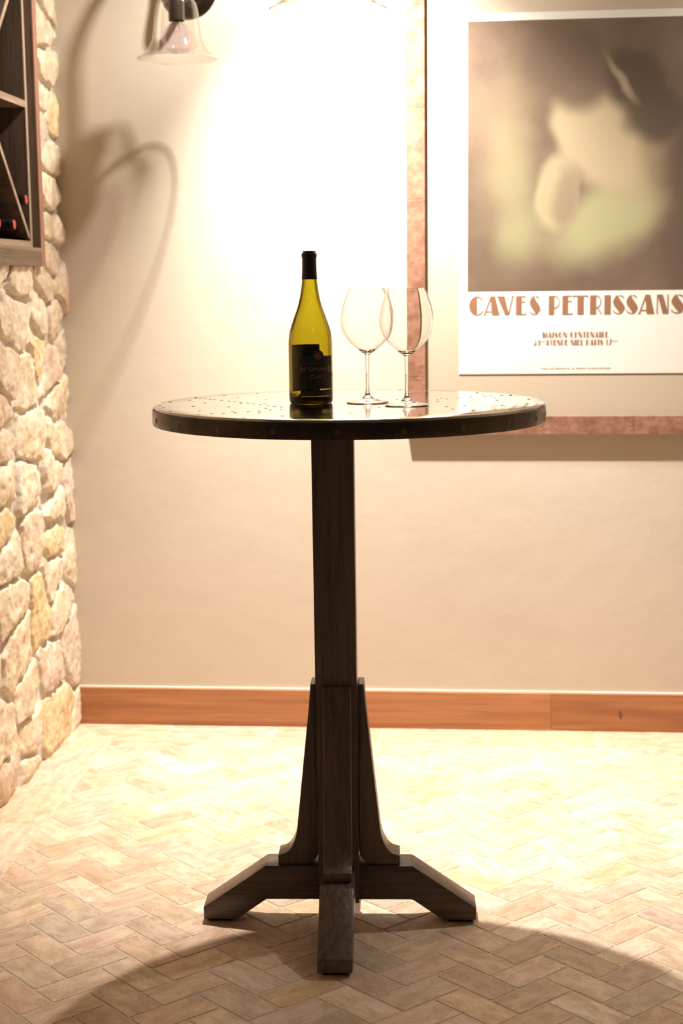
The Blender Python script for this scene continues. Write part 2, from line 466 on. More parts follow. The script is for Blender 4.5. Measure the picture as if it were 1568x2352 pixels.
# knot in the right hand board
bm = bmesh.new()
bmesh.ops.create_circle(bm, cap_ends=True, radius=1, segments=20)
for v in bm.verts: v.co = Vector((v.co.x * .0045, 0, v.co.y * .013))
kn = link('knot', bm, mat_plain('knot_brown', (.13, .055, .03), .5), bb, loc=(.694, WALL - .01315, .050)); kn.rotation_euler = (0, R_(-8), 0)

# ---- stone wall: rubble masonry as a real relief
SEEDS = [(0.932, 1.32), (0.89, 1.208), (1.187, 1.312), (1.142, 1.21), (1.242, 1.21), (1.118, 1.132), (1.216, 1.086), (0.802, 1.092), (0.956, 1.055), (1.273, 0.977), (0.963, 0.911), (0.73, 0.986), (0.719, 0.91), (1.248, 0.867), (0.921, 0.757), (1.178, 0.759), (0.734, 0.791), (1.189, 0.677), (0.715, 0.707), (0.939, 0.63), (1.176, 0.59), (0.743, 0.603), (1.142, 0.50), (1.01, 0.438), (1.208, 0.396), (0.739, 0.496), (0.786, 0.355), (1.114, 0.248), (1.284, 0.259), (0.842, 0.207), (0.856, 0.125), (0.637, 0.168), (1.117, 0.084), (0.667, 0.072), (1.304, 2.071), (1.252, 1.988), (1.271, 1.897), (1.237, 1.809), (1.326, 1.778), (1.213, 1.724), (1.273, 1.648), (1.256, 1.561), (1.249, 1.46), (1.232, 1.38), (1.34, 1.30), (1.35, 1.12), (1.34, .72), (1.33, .50)]
rnd = random.Random(21)
seeds = list(SEEDS)
tries = 0
while tries < 4000:
    tries += 1
    p = (rnd.uniform(-1.0, 1.40), rnd.uniform(-.05, 2.65))
    inb = .6 < p[0] < 1.34 and 0.05 < p[1] < 1.38
    if inb: continue
    if all(((p[0] - q[0]) / 1.25) ** 2 + ((p[1] - q[1]) / .85) ** 2 > .155 ** 2 for q in seeds): seeds.append(p)
SD = np.array(seeds)
NS = len(SD)
rs = np.random.RandomState(5)
palS = np.array([(.74, .63, .48), (.77, .67, .52), (.72, .60, .47), (.74, .60, .38), (.68, .55, .43), (.80, .71, .57), (.70, .59, .49)])
scol = palS[rs.choice(len(palS), NS, p=[.22, .2, .16, .12, .10, .12, .08])] * rs.uniform(1.0, 1.13, (NS, 1))
scol[23] = (.76, .62, .36)
shei = rs.uniform(-.003, .006, NS); sty = rs.uniform(-.055, .055, NS); stz = rs.uniform(-.05, .05, NS)
def vnoise(y, z, sc, seed):
    r = np.random.RandomState(seed); G = r.rand(256, 256)
    a, b = y * sc + 37.3, z * sc + 11.7
    ia, ib = np.floor(a).astype(int), np.floor(b).astype(int); fa, fb = a - ia, b - ib
    fa = fa * fa * (3 - 2 * fa); fb = fb * fb * (3 - 2 * fb)
    g = lambda i, j: G[i % 256, j % 256]
    return (g(ia, ib) * (1 - fa) + g(ia + 1, ib) * fa) * (1 - fb) + (g(ia, ib + 1) * (1 - fa) + g(ia + 1, ib + 1) * fa) * fb - .5
def fbm(y, z, sc, seed, o=4, p=.55):
    s = 0; a = 1
    for k in range(o): s = s + a * vnoise(y, z, sc * 2 ** k, seed + k); a *= p
    return s
gy = np.concatenate([np.arange(-1.2, .45, .012), np.arange(.45, 1.366, .0031)])
gz = np.concatenate([np.arange(-.006, 2.16, .0033), np.arange(2.16, 2.62, .012)])
Y, Z = np.meshgrid(gy, gz, indexing='ij')
wy = Y + .034 * fbm(Y, Z, 7, 90, 4, .6); wz = Z + .030 * fbm(Y, Z, 7, 190, 4, .6)
D1 = np.full(Y.shape, 9.0); D2 = np.full(Y.shape, 9.0); ID = np.zeros(Y.shape, int)
for k in range(NS):
    # squarish cells: blend of euclidean and chebyshev metrics
    dy = np.abs(wy - SD[k, 0]) / 1.2; dz = np.abs(wz - SD[k, 1]) / .92
    d = .55 * np.sqrt(dy ** 2 + dz ** 2) + .45 * np.maximum(dy, dz)
    nw = d < D1
    D2 = np.where(nw, D1, np.minimum(D2, d)); ID = np.where(nw, k, ID); D1 = np.where(nw, d, D1)
E = D2 - D1
mw = .0105 + .006 * fbm(Y, Z, 12, 300, 2)
f = np.clip((E - mw) / .011, 0, 1); f = f * f * (3 - 2 * f)
face = .0105 + shei[ID] + sty[ID] * (Y - SD[ID, 0]) + stz[ID] * (Z - SD[ID, 1]) + .012 * fbm(Y, Z, 9, 400, 3, .5) + .0040 * fbm(Y, Z * .8, 55, 430, 4, .6) + .004 * np.clip((E - mw) / .06, 0, 1)
mo = -.0010 + .005 * fbm(Y, Z, 40, 500, 3)
X = SX + mo * (1 - f) + face * f
bot = np.clip((.02 - Z) / .02, 0, 1); X = X - .006 * bot
ny, nz = Y.shape
co = np.stack([X, Y, Z], -1).reshape(-1, 3).astype(np.float32)
i0 = (np.arange(ny - 1)[:, None] * nz + np.arange(nz - 1)[None, :])
RY1, RZ0, RY0, RZ1 = 1.117, 1.3545, .352, 2.16
ymid = .5 * (gy[:-1] + gy[1:])[:, None]; zmid = .5 * (gz[:-1] + gz[1:])[None, :]
keep = ~((ymid < RY1) & (ymid > RY0) & (zmid > RZ0) & (zmid < RZ1))
q = i0[keep].ravel()
faces = np.stack([q, q + nz, q + nz + 1, q + 1], 1).astype(np.int32)
me = bpy.data.meshes.new('wall_left')
me.vertices.add(len(co)); me.vertices.foreach_set('co', co.ravel())
me.loops.add(faces.size); me.loops.foreach_set('vertex_index', faces.ravel())
me.polygons.add(len(faces)); me.polygons.foreach_set('loop_start', np.arange(0, faces.size, 4, dtype=np.int32))
me.polygons.foreach_set('loop_total', np.full(len(faces), 4, dtype=np.int32))
me.update(calc_edges=True); me.validate()
ca = me.attributes.new('tint', 'FLOAT_COLOR', 'POINT')
ca.data.foreach_set('color', np.concatenate([scol[ID.ravel()], np.ones((ID.size, 1))], 1).astype(np.float32).ravel())
fa_ = me.attributes.new('mortar', 'FLOAT', 'POINT'); fa_.data.foreach_set('value', (1 - f).astype(np.float32).ravel())
sw = link('wall_left', me, 'stone', smooth=False)
me.polygons.foreach_set('use_smooth', [True] * len(me.polygons))
tag(sw, kind='structure')

# ================================================================== BISTRO TABLE
TZ = 1.067; TX = .029
table = thing('bistro_table', (0, 0, 0), 'tall round bistro table with riveted steel top and dark wooden pedestal', 'table', rz=0.0)
TR = .0535
# top plate with a slightly wavy rim
bm = bmesh.new(); prof = [(0, TZ), (.12, TZ), (.24, TZ), (.33, TZ), (.3800, TZ), (.3809, TZ - .0003), (.3812, TZ - .001), (.3806, TZ - .0052), (.372, TZ - .0052), (0, TZ - .0052)]
lathe(prof, 180, bm)
for v in bm.verts:
    r = math.hypot(v.co.x, v.co.y)
    if r > .375:
        a = math.atan2(v.co.y, v.co.x); k = 1 + .0011 * sin(7 * a + 1) + .0008 * sin(17 * a + 2) + .0005 * sin(31 * a)
        v.co.x *= k; v.co.y *= k
plate = link('tabletop', bm, 'steel_top', table, loc=(TX, 0, 0))
RIV = [(-0.365, -0.06), (-0.348, -0.106), (-0.363, 0.035), (-0.331, 0.073), (-0.334, 0.156), (-0.32, 0.134), (-0.308, 0.12), (-0.294, 0.102), (-0.283, 0.091), (-0.264, 0.066), (-0.245, 0.045), (-0.232, 0.032), (-0.217, 0.015), (-0.2, -0.005), (-0.186, -0.022), (-0.169, -0.048), (-0.151, -0.067), (-0.136, -0.086), (-0.12, -0.105), (-0.114, -0.155), (-0.287, 0.002), (-0.296, -0.078), (-0.284, 0.218), (-0.243, 0.14), (-0.219, 0.262), (-0.176, 0.085), (-0.212, -0.014), (-0.165, -0.017), (-0.224, -0.094), (-0.146, -0.133), (-0.132, -0.171), (-0.15, -0.19), (-0.169, -0.206), (-0.145, -0.229), (-0.2, -0.194), (-0.19, -0.225), (-0.209, -0.24), (-0.23, -0.247), (-0.263, -0.188), (-0.251, -0.263), (-0.316, -0.197), (-0.157, -0.337), (-0.093, -0.3), (0.251, 0.254), (0.262, 0.209), (0.239, 0.132), (0.267, 0.145), (0.279, 0.158), (0.301, 0.171), (0.32, 0.18), (0.287, 0.099), (0.291, 0.036), (0.354, 0.068), (0.347, -0.043), (0.299, -0.084), (0.285, -0.179), (0.301, -0.182), (0.312, -0.188), (0.34, -0.127), (0.228, -0.089), (0.245, -0.196), (0.24, -0.267), (0.213, 0.1), (0.18, 0.095), (0.172, 0.065), (0.191, 0.081), (0.174, 0.023), (0.194, -0.108), (0.207, -0.161), (0.151, 0.05), (0.129, 0.185), (0.139, 0.322), (0.082, 0.35), (0.028, 0.291), (0.091, 0.073), (0.068, -0.12), (0.023, -0.239), (0.151, -0.284), (0.119, -0.339)]
bm = lathe([(0, .0006), (.0022, .0005), (.0033, .0002), (.0036, 0), (.0036, -.001), (0, -.001)], 14)
rm = bpy.data.meshes.new('rivet'); bmesh.ops.recalc_face_normals(bm, faces=bm.faces[:]); bm.to_mesh(rm); bm.free(); rm.materials.append(M['rivet_iron'])
rm.polygons.foreach_set('use_smooth', [True] * len(rm.polygons))
for k, (x, y) in enumerate(RIV):
    o = bpy.data.objects.new('rivet', rm); COL.objects.link(o); o.parent = plate; o.location = (x, y, TZ)
# rim band
core = link('underside', lathe([(0, TZ - .0052), (.3815, TZ - .0052), (.3815, TZ - .034), (.3800, TZ - .0345), (0, TZ - .0345)], 120), 'oak_dark_x', table, loc=(TX, 0, 0))
band = link('rim_band', lathe([(.3818, TZ - .0056), (.3832, TZ - .0050), (.3845, TZ - .0056), (.3848, TZ - .0075), (.3848, TZ - .0335), (.3840, TZ - .0350), (.3818, TZ - .0350)], 180, closed=True), 'band', table, loc=(TX, 0, 0))
bm = bmesh.new()
lathe([(0, .0009), (.0026, .0008), (.0030, .0003), (.0036, .0003), (.0040, .0009), (.0050, .0006), (.0054, 0), (.0054, -.001), (0, -.001)], 18, bm)
sm = bpy.data.meshes.new('screw'); bmesh.ops.recalc_face_normals(bm, faces=bm.faces[:]); bm.to_mesh(sm); bm.free(); sm.materials.append(M['screw_iron'])
sm.polygons.foreach_set('use_smooth', [True] * len(sm.polygons))
for k in range(21):
    a = R_(-90 + 2 + 17.143 * k)
    o = bpy.data.objects.new('screw', sm); COL.objects.link(o); o.parent = band
    o.location = (.3847 * cos(a), .3847 * sin(a), TZ - .0215); o.rotation_euler = (0, PI / 2, a)
# post
post = boxo('post', (-.0412, .0412, -.0412, .0412, .0455, TZ - .034), 'oak_dark_z', table, .0022)
post.rotation_euler = (0, -.0032, TR)
boxo('mounting_plate', (-.13, .13, -.05, .05, TZ - .052, TZ - .0345), 'oak_dark_x', table, .002).rotation_euler = (0, 0, TR)
# feet (dovetailed cross) and braces
FOOT = [(.035, .0497), (.150, .0497), (.212, .006), (.280, .006), (.2805, .033), (.1502, .123), (.035, .123)]
for k in range(4):
    a = k * PI / 2 + TR
    ft = link('foot', prism(FOOT, -.034, .034, .0035, 2), 'oak_dark_x', table); ft.rotation_euler = (0, 0, a)
    boxo('glide', (.222, .272, -.024, .024, .0004, .0068), 'glide_rubber', ft, .002)
    pts = [(.0405, .160), (.0405, .5032), (.0537, .5032), (.0560, .47)]
    curve = spline([(.0560, .47), (.0700, .34), (.0812, .235), (.0862, .192), (.0935, .168), (.1060, .150), (.1247, .1433)], 5)
    pts = [(.0412, .5032), (.0537, .5032)] + curve[1:] + [(.1247, .1232), (.072, .1232)]
    pts += [(.0412 + .0308 * (1 - sin(t)), .1232 + .031 * (1 - cos(t))) for t in (R_(18), R_(36), R_(54), R_(72), R_(90))]
    br = link('brace', prism(pts, -.0284, .0284, .0022, 2), 'oak_dark_z', table); br.rotation_euler = (0, 0, a)

# ================================================================== GREEN BOTTLE on the table
def text_mesh(txt, size, spacing=1.0):
    cu = bpy.data.curves.new('t', 'FONT'); cu.body = txt; cu.size = size; cu.space_character = spacing; cu.resolution_u = 3
    o = bpy.data.objects.new('t', cu); COL.objects.link(o)
    dg = bpy.context.evaluated_depsgraph_get(); me = bpy.data.meshes.new_from_object(o.evaluated_get(dg))
    bpy.data.objects.remove(o); bpy.data.curves.remove(cu); return me
BR = .0432
BOT_C = (-.045, -.004, TZ)
out_p = spline([(.0405, .0006), (.0422, .004), (.0430, .011), (.0432, .022), (.0432, .05), (.0432, .09), (.0431, .110), (.0427, .1236), (.0398, .142), (.0317, .1666), (.0237, .189), (.0190, .2085), (.0158, .229), (.0143, .245), (.0135, .263), (.0133, .281)], 4)
out_p += [(.0140, .2835), (.0144, .287), (.0140, .2905), (.0130, .2915), (.0128, .2945), (.0120, .2955)]
in_p = [(.0098, .2950), (.0096, .281)] + [(max(r - .0033, .0096), z) for r, z in reversed(out_p[:-6]) if z > .02] + [(.0385, .0140), (.034, .0105), (.0265, .012), (.018, .0215), (.009, .0270), (0, .0285)]
bot_under = [(0, .0215), (.010, .0200), (.020, .0145), (.029, .0060), (.0345, .0012), (.0380, .0002)]
bottle = thing('wine_bottle', BOT_C, 'open green glass wine bottle with black label standing on the bistro table', 'bottle')
me = lathe_me('glass_body', bot_under + out_p + in_p, 96)
link('glass_body', me, 'bottle_green', bottle)
# foil capsule around the neck
nk = [(r + .0006, z) for r, z in out_p if .2375 < z < .2812]
fo = nk + [(.0147, .2835), (.0150, .287), (.0146, .2903), (.0138, .2912)]
link('foil_capsule', lathe(fo + [(r - .0005, z) for r, z in reversed(fo)], 72, closed=True), 'black_foil', bottle)
def wrap(outline, r, lift=0.0, grid=.0016):
    """flat outline in (arc length s, z) bent round the bottle; front of the label at angle A0"""
    bm = bmesh.new(); vs = [bm.verts.new((s, 0, z)) for s, z in outline]; bm.faces.new(vs)
    xs_ = [v.co.x for v in bm.verts]; x = min(xs_) + .0025
    while x < max(xs_) - .0005:
        bmesh.ops.bisect_plane(bm, geom=bm.verts[:] + bm.edges[:] + bm.faces[:], plane_co=(x, 0, 0), plane_no=(1, 0, 0)); x += .0025
    return bm
def bend(bm_or_me, r, A0):
    vs = bm_or_me.verts if isinstance(bm_or_me, bmesh.types.BMesh) else bm_or_me.vertices
    for v in vs:
        a = A0 + v.co.x / BR; v.co = Vector((r * cos(a), r * sin(a), v.co.z))
A_F = R_(-90 + 5.2 + 20.7)
hw = BR * R_(50)
arch = [(.0118 * cos(t), .094 + .0113 * sin(t)) for t in [k * PI / 14 for k in range(15)]]
lab = [(-hw, .030), (hw, .030), (hw, .094)] + arch + [(-hw, .094)]
bm = wrap(lab, BR); bend(bm, BR + .00012, A_F); fl = link('front_label', bm, 'label_black', bottle)
bm = wrap([(-hw + .002, .0165), (hw, .0165), (hw, .0280), (-hw + .002, .0280)], BR); bend(bm, BR + .00012, A_F); ll = link('lower_label', bm, 'label_black', bottle)
A_B = R_(90 + 5.2 + 22)
hb_ = BR * R_(47)
bm = wrap([(-hb_, .0200), (hb_, .0200), (hb_, .1135), (-hb_, .1135)], BR); bend(bm, BR + .00012, A_B); link('back_label', bm, 'label_green', bottle)
def strip(pts, w):
    bm = bmesh.new()
    for (a, b) in zip(pts, pts[1:]):
        a, b = Vector((a[0], 0, a[1])), Vector((b[0], 0, b[1])); d = (b - a).normalized(); nn = Vector((-d.z, 0, d.x)) * w / 2
        k = max(1, int((b - a).length / .003))
        for i in range(k):
            p, q = a.lerp(b, i / k), a.lerp(b, (i + 1) / k)
            bm.faces.new([bm.verts.new(x) for x in (p - nn, q - nn, q + nn, p + nn)])
    return bm
g = .0024
bor = [(-hw + g, .033), (hw - g, .033), (hw - g, .0913), (.0112, .0913)] + [((.0098) * cos(t), .0945 + .0092 * sin(t)) for t in [k * PI / 12 for k in range(1, 12)]] + [(-.0112, .0913), (-hw + g, .0913), (-hw + g, .033)]
bm = strip(bor, .0004); bend(bm, BR + .0003, A_F); link('label_border', bm, 'label_faint', fl)
def letters(words, name, m, parent, A0):
    bm = bmesh.new()
    for txt, size, s, z, sp in words:
        me = text_mesh(txt, size, sp); w = max((v.co.x for v in me.vertices), default=0)
        x0 = s - w / 2 if s is not None else 0
        for v in me.vertices: v.co = Vector((v.co.x * 1.0 + x0, 0, v.co.y + z))
        bm.from_mesh(me); bpy.data.meshes.remove(me)
    bend(bm, BR + .00032, A0); return link(name, bm, m, parent, smooth=False)
letters([('H', .0165, -.0305, .0630, 1), ('IGHLAN', .0110, -.0018, .0652, 1.0), ('D', .0165, .0280, .0630, 1),
         ('O', .0140, -.0125, .0485, 1), ('AK', .0105, .0010, .0500, 1.05), ('S', .0140, .0130, .0485, 1)], 'lettering', 'label_copper', fl, A_F)
bm = bmesh.new(); rr = random.Random(9); x = -.020
while x < .020:            # small line above the name, unreadable in the photograph
    w_ = rr.uniform(.0008, .0013); bm.faces.new([bm.verts.new(p) for p in ((x, 0, .0790), (x + w_ * .6, 0, .0790), (x + w_ * .6, 0, .0808), (x, 0, .0808))]); x += w_ + .0004
bend(bm, BR + .00032, A_F); link('fine_print', bm, 'label_faint', fl, smooth=False)
letters([('1997', .0050, 0, .0420, 1.3)], 'vintage_lettering', 'label_faint', fl, A_F)
letters([('A Classic Cuvee', .0065, 0, .0200, 1.0)], 'lettering', 'label_faint', ll, A_F)
bm = bmesh.new(); bm.faces.new([bm.verts.new(((.0066 + .0010 * abs(cos(2 * t))) * cos(t), 0, .0935 + (.0066 + .0010 * abs(cos(2 * t))) * sin(t))) for t in [k * PI / 16 for k in range(32)]])
bend(bm, BR + .0004, A_F); link('medallion', bm, mat_plain('medallion_copper', (.34, .10, .05), .45, .4), fl, smooth=False)

# ================================================================== TWO WINE GLASSES
RIM = .2222
o_ = spline([(.0040, .0925), (.0062, .0950), (.0120, .0992), (.0220, .1070), (.0330, .1165), (.0430, .1290), (.0492, .1420), (.0521, .1560), (.0516, .1690), (.0490, .1830), (.0450, .1980), (.0398, .2120), (.0350, RIM)], 6)
i_ = [(max(r - .0011, 0), z) for r, z in reversed(o_) if z > .1035] + [(.0120, .1022), (.0060, .1003), (0, .0997)]
i_[0] = (.0342, RIM - .0001)
stem_p = [(.0052, .0165), (.0044, .0185), (.0036, .024), (.0034, .035), (.0034, .06), (.0035, .08), (.0037, .088), (.0040, .0925)]
foot_p = [(0, .0002), (.030, .0002), (.0405, .0004), (.0424, .0013), (.0422, .0022), (.034, .0036), (.022, .0055), (.0125, .0085), (.0075, .0125), (.0052, .0165)]
def make_glass(loc, label):
    t = thing('wine_glass', loc, label, 'wine glass', 'wine glasses on the bistro table')
    for nm, pr in (('bowl', o_ + i_), ('stem', stem_p), ('base', foot_p)):
        link(nm, lathe_me(nm, pr, 96), 'crystal', t)
    return t
wg = make_glass((.0665, -.0015, TZ + .0001), 'clear wine glass standing in the middle, next to the green bottle')
w2 = wg.copy(); COL.objects.link(w2); w2.location = (.1468, -.0735, TZ + .0001)
w2['label'] = 'clear wine glass farther from the bottle, overlapping the copper frame'
for ch in list(wg.children):
    c = ch.copy(); COL.objects.link(c); c.parent = w2

# ================================================================== FRAMED POSTER on the back wall
FX0, FX1, FZ0, FZ1, FW = .0808, 1.0230, .8691, 2.176, .0508
FD = .020
fp = thing('framed_poster', ((FX0 + FX1) / 2, WALL, FZ0), 'large vintage poster in a hammered copper frame hanging on the plaster wall', 'poster')
fp.location = (0, 0, 0)
def rail(name, x0, x1, z0, z1, joints, vertical):
    bm = bmesh.new()
    ts = [z0] + [j for j in joints if z0 < j < z1] + [z1] if vertical else [x0] + [j for j in joints if x0 < j < x1] + [x1]
    for a, b in zip(ts, ts[1:]):
        bb_ = bmesh.new()
        if vertical: box(bb_, x0, x1, WALL - FD, WALL - .001, a + .0003, b - .0003)
        else: box(bb_, a + .0003, b - .0003, WALL - FD, WALL - .001, z0, z1)
        bevel(bb_, .0028, 3)
        mm = bpy.data.meshes.new('x'); bb_.to_mesh(mm); bb_.free(); bm.from_mesh(mm); bpy.data.meshes.remove(mm)
    o = link(name, bm, 'copper', fp)
    for j in ts[1:-1]:
        for q in (.25, .5, .75):
            nb = bmesh.new(); bmesh.ops.create_uvsphere(nb, u_segments=10, v_segments=6, radius=.0019)
            for v in nb.verts: v.co.y *= .5
            p = (x0 + (x1 - x0) * q, WALL - FD - .0001, j - .007) if vertical else (j - .007, WALL - FD - .0001, z0 + (z1 - z0) * q)
            link('nail_head', nb, 'copper', o, loc=p)
    return o
JV = [1.034, 1.282, 1.5294, 1.777, 2.0514]
rail('stile', FX0, FX0 + FW, FZ0, FZ1, JV, True)
rail('stile', FX1 - FW, FX1, FZ0, FZ1, JV, True)
rail('rail', FX0 + FW, FX1 - FW, FZ0, FZ0 + FW, [.21, .464, .7166], False)
rail('rail', FX0 + FW, FX1 - FW, FZ1 - FW, FZ1, [.21, .464, .7166], False)
bm = bmesh.new(); box(bm, FX0 + .01, FX1 - .01, WALL - .008, WALL - .0015, FZ0 + .01, FZ1 - .01); link('backing_board', bm, 'mat_board', fp, smooth=False)
PY = WALL - .0092
P0, P1, PZ0, PZ1 = .2262, .8805, 1.0395, 2.0238
bm = bmesh.new(); box(bm, P0, P1, PY - .0006, PY, PZ0, PZ1); paper = link('poster_sheet', bm, 'poster_paper', fp, smooth=False)
bm = bmesh.new(); bm.faces.new([bm.verts.new(p) for p in ((.2505, PY - .0009, 1.2705), (.8565, PY - .0009, 1.2705), (.8565, PY - .0009, 2.0030), (.2505, PY - .0009, 2.0030))])
link('picture', bm, 'picture', paper, smooth=False)
# deco lettering, drawn as fat-and-thin capitals on a unit height
def glyph(ch):
    """list of polygons, width 1 x height 1"""
    t = .075
    def arc(cx, cz, rx, rz, a0, a1, n_=18): return [(cx + rx * cos(a0 + (a1 - a0) * k / n_), cz + rz * sin(a0 + (a1 - a0) * k / n_)) for k in range(n_ + 1)]
    def ring(cx, cz, rx, rz, a0, a1, th=t, n_=18):
        A = arc(cx, cz, rx, rz, a0, a1, n_); B = arc(cx, cz, rx - th, rz - th * .8, a0, a1, n_)
        return [[A[i], A[i + 1], B[i + 1], B[i]] for i in range(n_)]
    R4 = lambda x0, x1, z0, z1: [(x0, z0), (x1, z0), (x1, z1), (x0, z1)]
    H = PI / 2
    if ch == 'C': return [arc(.52, .5, .52, .5, H, 3 * H) + []] + ring(.52, .5, .48, .5, H, H - 1.0) + ring(.52, .5, .48, .5, -H, -H + 1.0)
    if ch == 'O': return [arc(.5, .5, .5, .5, H, 3 * H)] + ring(.5, .5, .5, .5, -H, H)
    if ch == 'D': return [R4(0, .45, 0, 1)] + ring(.45, .5, .55, .5, -H, H)
    if ch == 'A': return [[(0, 0), (.09, 0), (.52, 1), (.43, 1)], [(.40, 1), (.72, 1), (1.0, 0), (.52, 0)], R4(.14, .62, .16, .22), R4(-.03, .14, 0, .05)]
    if ch == 'V': return [[(0, 1), (.46, 1), (.74, 0), (.50, 0)], [(.92, 1), (1, 1), (.74, 0), (.66, 0)], R4(.86, 1.05, .95, 1)]
    if ch == 'E': return [R4(0, .55, 0, 1), R4(.5, .98, 0, .065), R4(.5, .92, .935, 1), R4(.5, .90, .66, .72), R4(.92, .98, .0, .12)]
    if ch == 'F': return [R4(0, .55, 0, 1), R4(.5, .98, .935, 1), R4(.5, .9, .6, .66)]
    if ch == 'L': return [R4(0, .55, 0, 1), R4(.5, .98, 0, .065)]
    if ch == 'I': return [R4(.0, 1, 0, 1)]
    if ch == 'T': return [R4(.30, .72, 0, 1), R4(0, 1, .935, 1), R4(0, .05, .86, 1), R4(.95, 1, .86, 1)]
    if ch == 'P': return [R4(0, .50, 0, 1)] + ring(.5, .66, .5, .34, -H, H)
    if ch == 'R': return [R4(0, .50, 0, 1)] + ring(.5, .66, .42, .34, -H, H) + [[(.55, .33), (.64, .36), (1.0, .02), (.93, 0)]]
    if ch == 'S':
        c_ = [(.10, .80), (.02, .66), (.08, .50), (.30, .30), (.50, .14), (.62, .04), (.62, 0), (.80, .08), (1.0, .28), (.96, .44), (.72, .66), (.50, .86), (.46, 1.0), (.25, .96)]
        return [c_] + ring(.55, .78, .42, .22, H, .25) + ring(.56, .24, .56, .24, -H, -PI + .1)
    if ch == 'N': return [R4(0, .09, 0, 1), [(.05, 1), (.50, 1), (.98, 0), (.52, 0)], R4(.90, .99, 0, 1)]
    if ch == 'M': return [R4(0, .40, 0, 1), [(.30, 1), (.42, 1), (.62, .1), (.54, .0)], [(.54, 0), (.62, 0), (.9, 1), (.80, 1)], R4(.82, 1.0, 0, 1)]
    if ch == 'U': return [R4(0, .45, .25, 1), arc(.5, .3, .5, .3, PI, 3 * H) + [(.45, .3)]] + ring(.5, .3, .5, .3, -H, 0) + [R4(.93, 1, .3, 1)]
    if ch == '3': return ring(.4, .74, .5, .26, -H, H + .6, .09) + ring(.4, .26, .55, .28, -H - .6, H, .30)
    if ch == '0': return ring(.5, .5, .5, .5, 0, 2 * PI, .09, 30) + [arc(.5, .5, .5, .5, -H, H)]
    if ch == '1': return [R4(.25, .75, 0, 1), [(.0, .8), (.3, 1), (.3, .9), (.06, .74)]]
    if ch == '7': return [R4(0, 1, .93, 1), [(.55, 1), (1, 1), (.55, 0), (.15, 0)]]
    return []
def ink(items, name, yy, m='poster_ink'):
    bm = bmesh.new(); k = 0
    for ch, x0, x1, z0, z1 in items:
        for poly in glyph(ch):
            k += 1
            try:
                f_ = bm.faces.new([bm.verts.new((x0 + (x1 - x0) * px, yy - .000002 * (k % 7), z0 + (z1 - z0) * pz)) for px, pz in poly])
            except ValueError: pass
    bmesh.ops.triangulate(bm, faces=bm.faces[:])
    return link(name, bm, m, paper, smooth=False)
TIT = [('C', 0.2549, 0.290), ('A', 0.2885, 0.3255), ('V', 0.3235, 0.3595), ('E', 0.3645, 0.3885), ('S', 0.3945, 0.4200), ('P', 0.4390, 0.4655), ('E', 0.4715, 0.4960), ('T', 0.4960, 0.5330), ('R', 0.5360, 0.5650), ('I', 0.5705, 0.5855), ('S', 0.5905, 0.6200), ('S', 0.6215, 0.6510), ('A', 0.6510, 0.6870), ('N', 0.6940, 0.7220), ('S', 0.7280, 0.7580)]
TIT = [('C', 0.2549, 0.298), ('A', 0.296, 0.3404), ('V', 0.3327, 0.3792), ('E', 0.3859, 0.4153), ('S', 0.4231, 0.454), ('P', 0.4771, 0.508), ('E', 0.5147, 0.5439), ('T', 0.5439, 0.5859), ('R', 0.5916, 0.6253), ('I', 0.631, 0.6488), ('S', 0.6539, 0.6877), ('S', 0.6907, 0.7233), ('A', 0.7253, 0.769), ('N', 0.7752, 0.8077), ('S', 0.8143, 0.8512)]
TY = PY - .0011
ink([(c, a, b, 1.2040, 1.2572) for c, a, b in TIT], 'title_lettering', TY)
def line_of(txt, x0, x1, z0, z1):
    wd = {'I': .42, ' ': .45, 'M': 1.25, 'N': 1.05, 'C': 1.1, 'O': 1.15, 'A': 1.05, '1': .6, 'E': .8, 'L': .8, 'T': .9}
    ws = [wd.get(c, .9) for c in txt]; gap = .18; tot = sum(ws) + gap * (len(txt) - 1); s = (x1 - x0) / tot; x = x0; out = []
    for c, w in zip(txt, ws):
        if c != ' ': out.append((c, x, x + w * s, z0, z1))
        x += (w + gap) * s
    return out
ink(line_of('MAISON CENTENAIRE', .4609, .6431, 1.1400, 1.1558), 'address_lettering', TY)
ink(line_of('30', .4356, .4545, 1.1188, 1.1345) + line_of('AVENUE NIEL PARIS 17', .4690, .6535, 1.1188, 1.1345), 'address_lettering', TY)
bm = bmesh.new()
for sx, sz, tx in ((.4553, 1.1285, 'BIS'), (.6545, 1.1280, 'EME')):
    for it in line_of(tx.replace('B', 'P'), sx, sx + .012, sz, sz + .006) if False else []: pass
for sx, sz, tx, ww in ((.4555, 1.1285, 'bis', .0115), (.6548, 1.1275, 'eme', .0150)):
    mt = text_mesh(tx, .0085); w_ = max(v.co.x for v in mt.vertices)
    for v in mt.vertices: v.co = Vector((sx + v.co.x * ww / w_, TY, sz + v.co.y))
    bm.from_mesh(mt); bpy.data.meshes.remove(mt)
link('superscript_lettering', bm, 'poster_ink', paper, smooth=False)
bm = bmesh.new(); rr = random.Random(3); x = .4556
while x < .6507:          # the line of fine print: far too small to read in the photograph
    w_ = rr.uniform(.0012, .0030)
    if rr.random() > .14:
        for z0, z1 in ((1.0520, 1.0560),): bm.faces.new([bm.verts.new(p) for p in ((x, TY, z0), (x + w_ * .45, TY, z0), (x + w_ * .45, TY, z1), (x, TY, z1))])
    x += w_
link('fine_print', bm, 'poster_ink', paper, smooth=False)
bm = bmesh.new(); bm.faces.new([bm.verts.new(p) for p in ((FX0 + FW - .004, WALL - .0125, FZ0 + FW - .004), (FX1 - FW + .004, WALL - .0125, FZ0 + FW - .004), (FX1 - FW + .004, WALL - .0125, FZ1 - FW + .004), (FX0 + FW - .004, WALL - .0125, FZ1 - FW + .004))])
link('glass_pane', bm, 'pane_glass', fp, smooth=False)

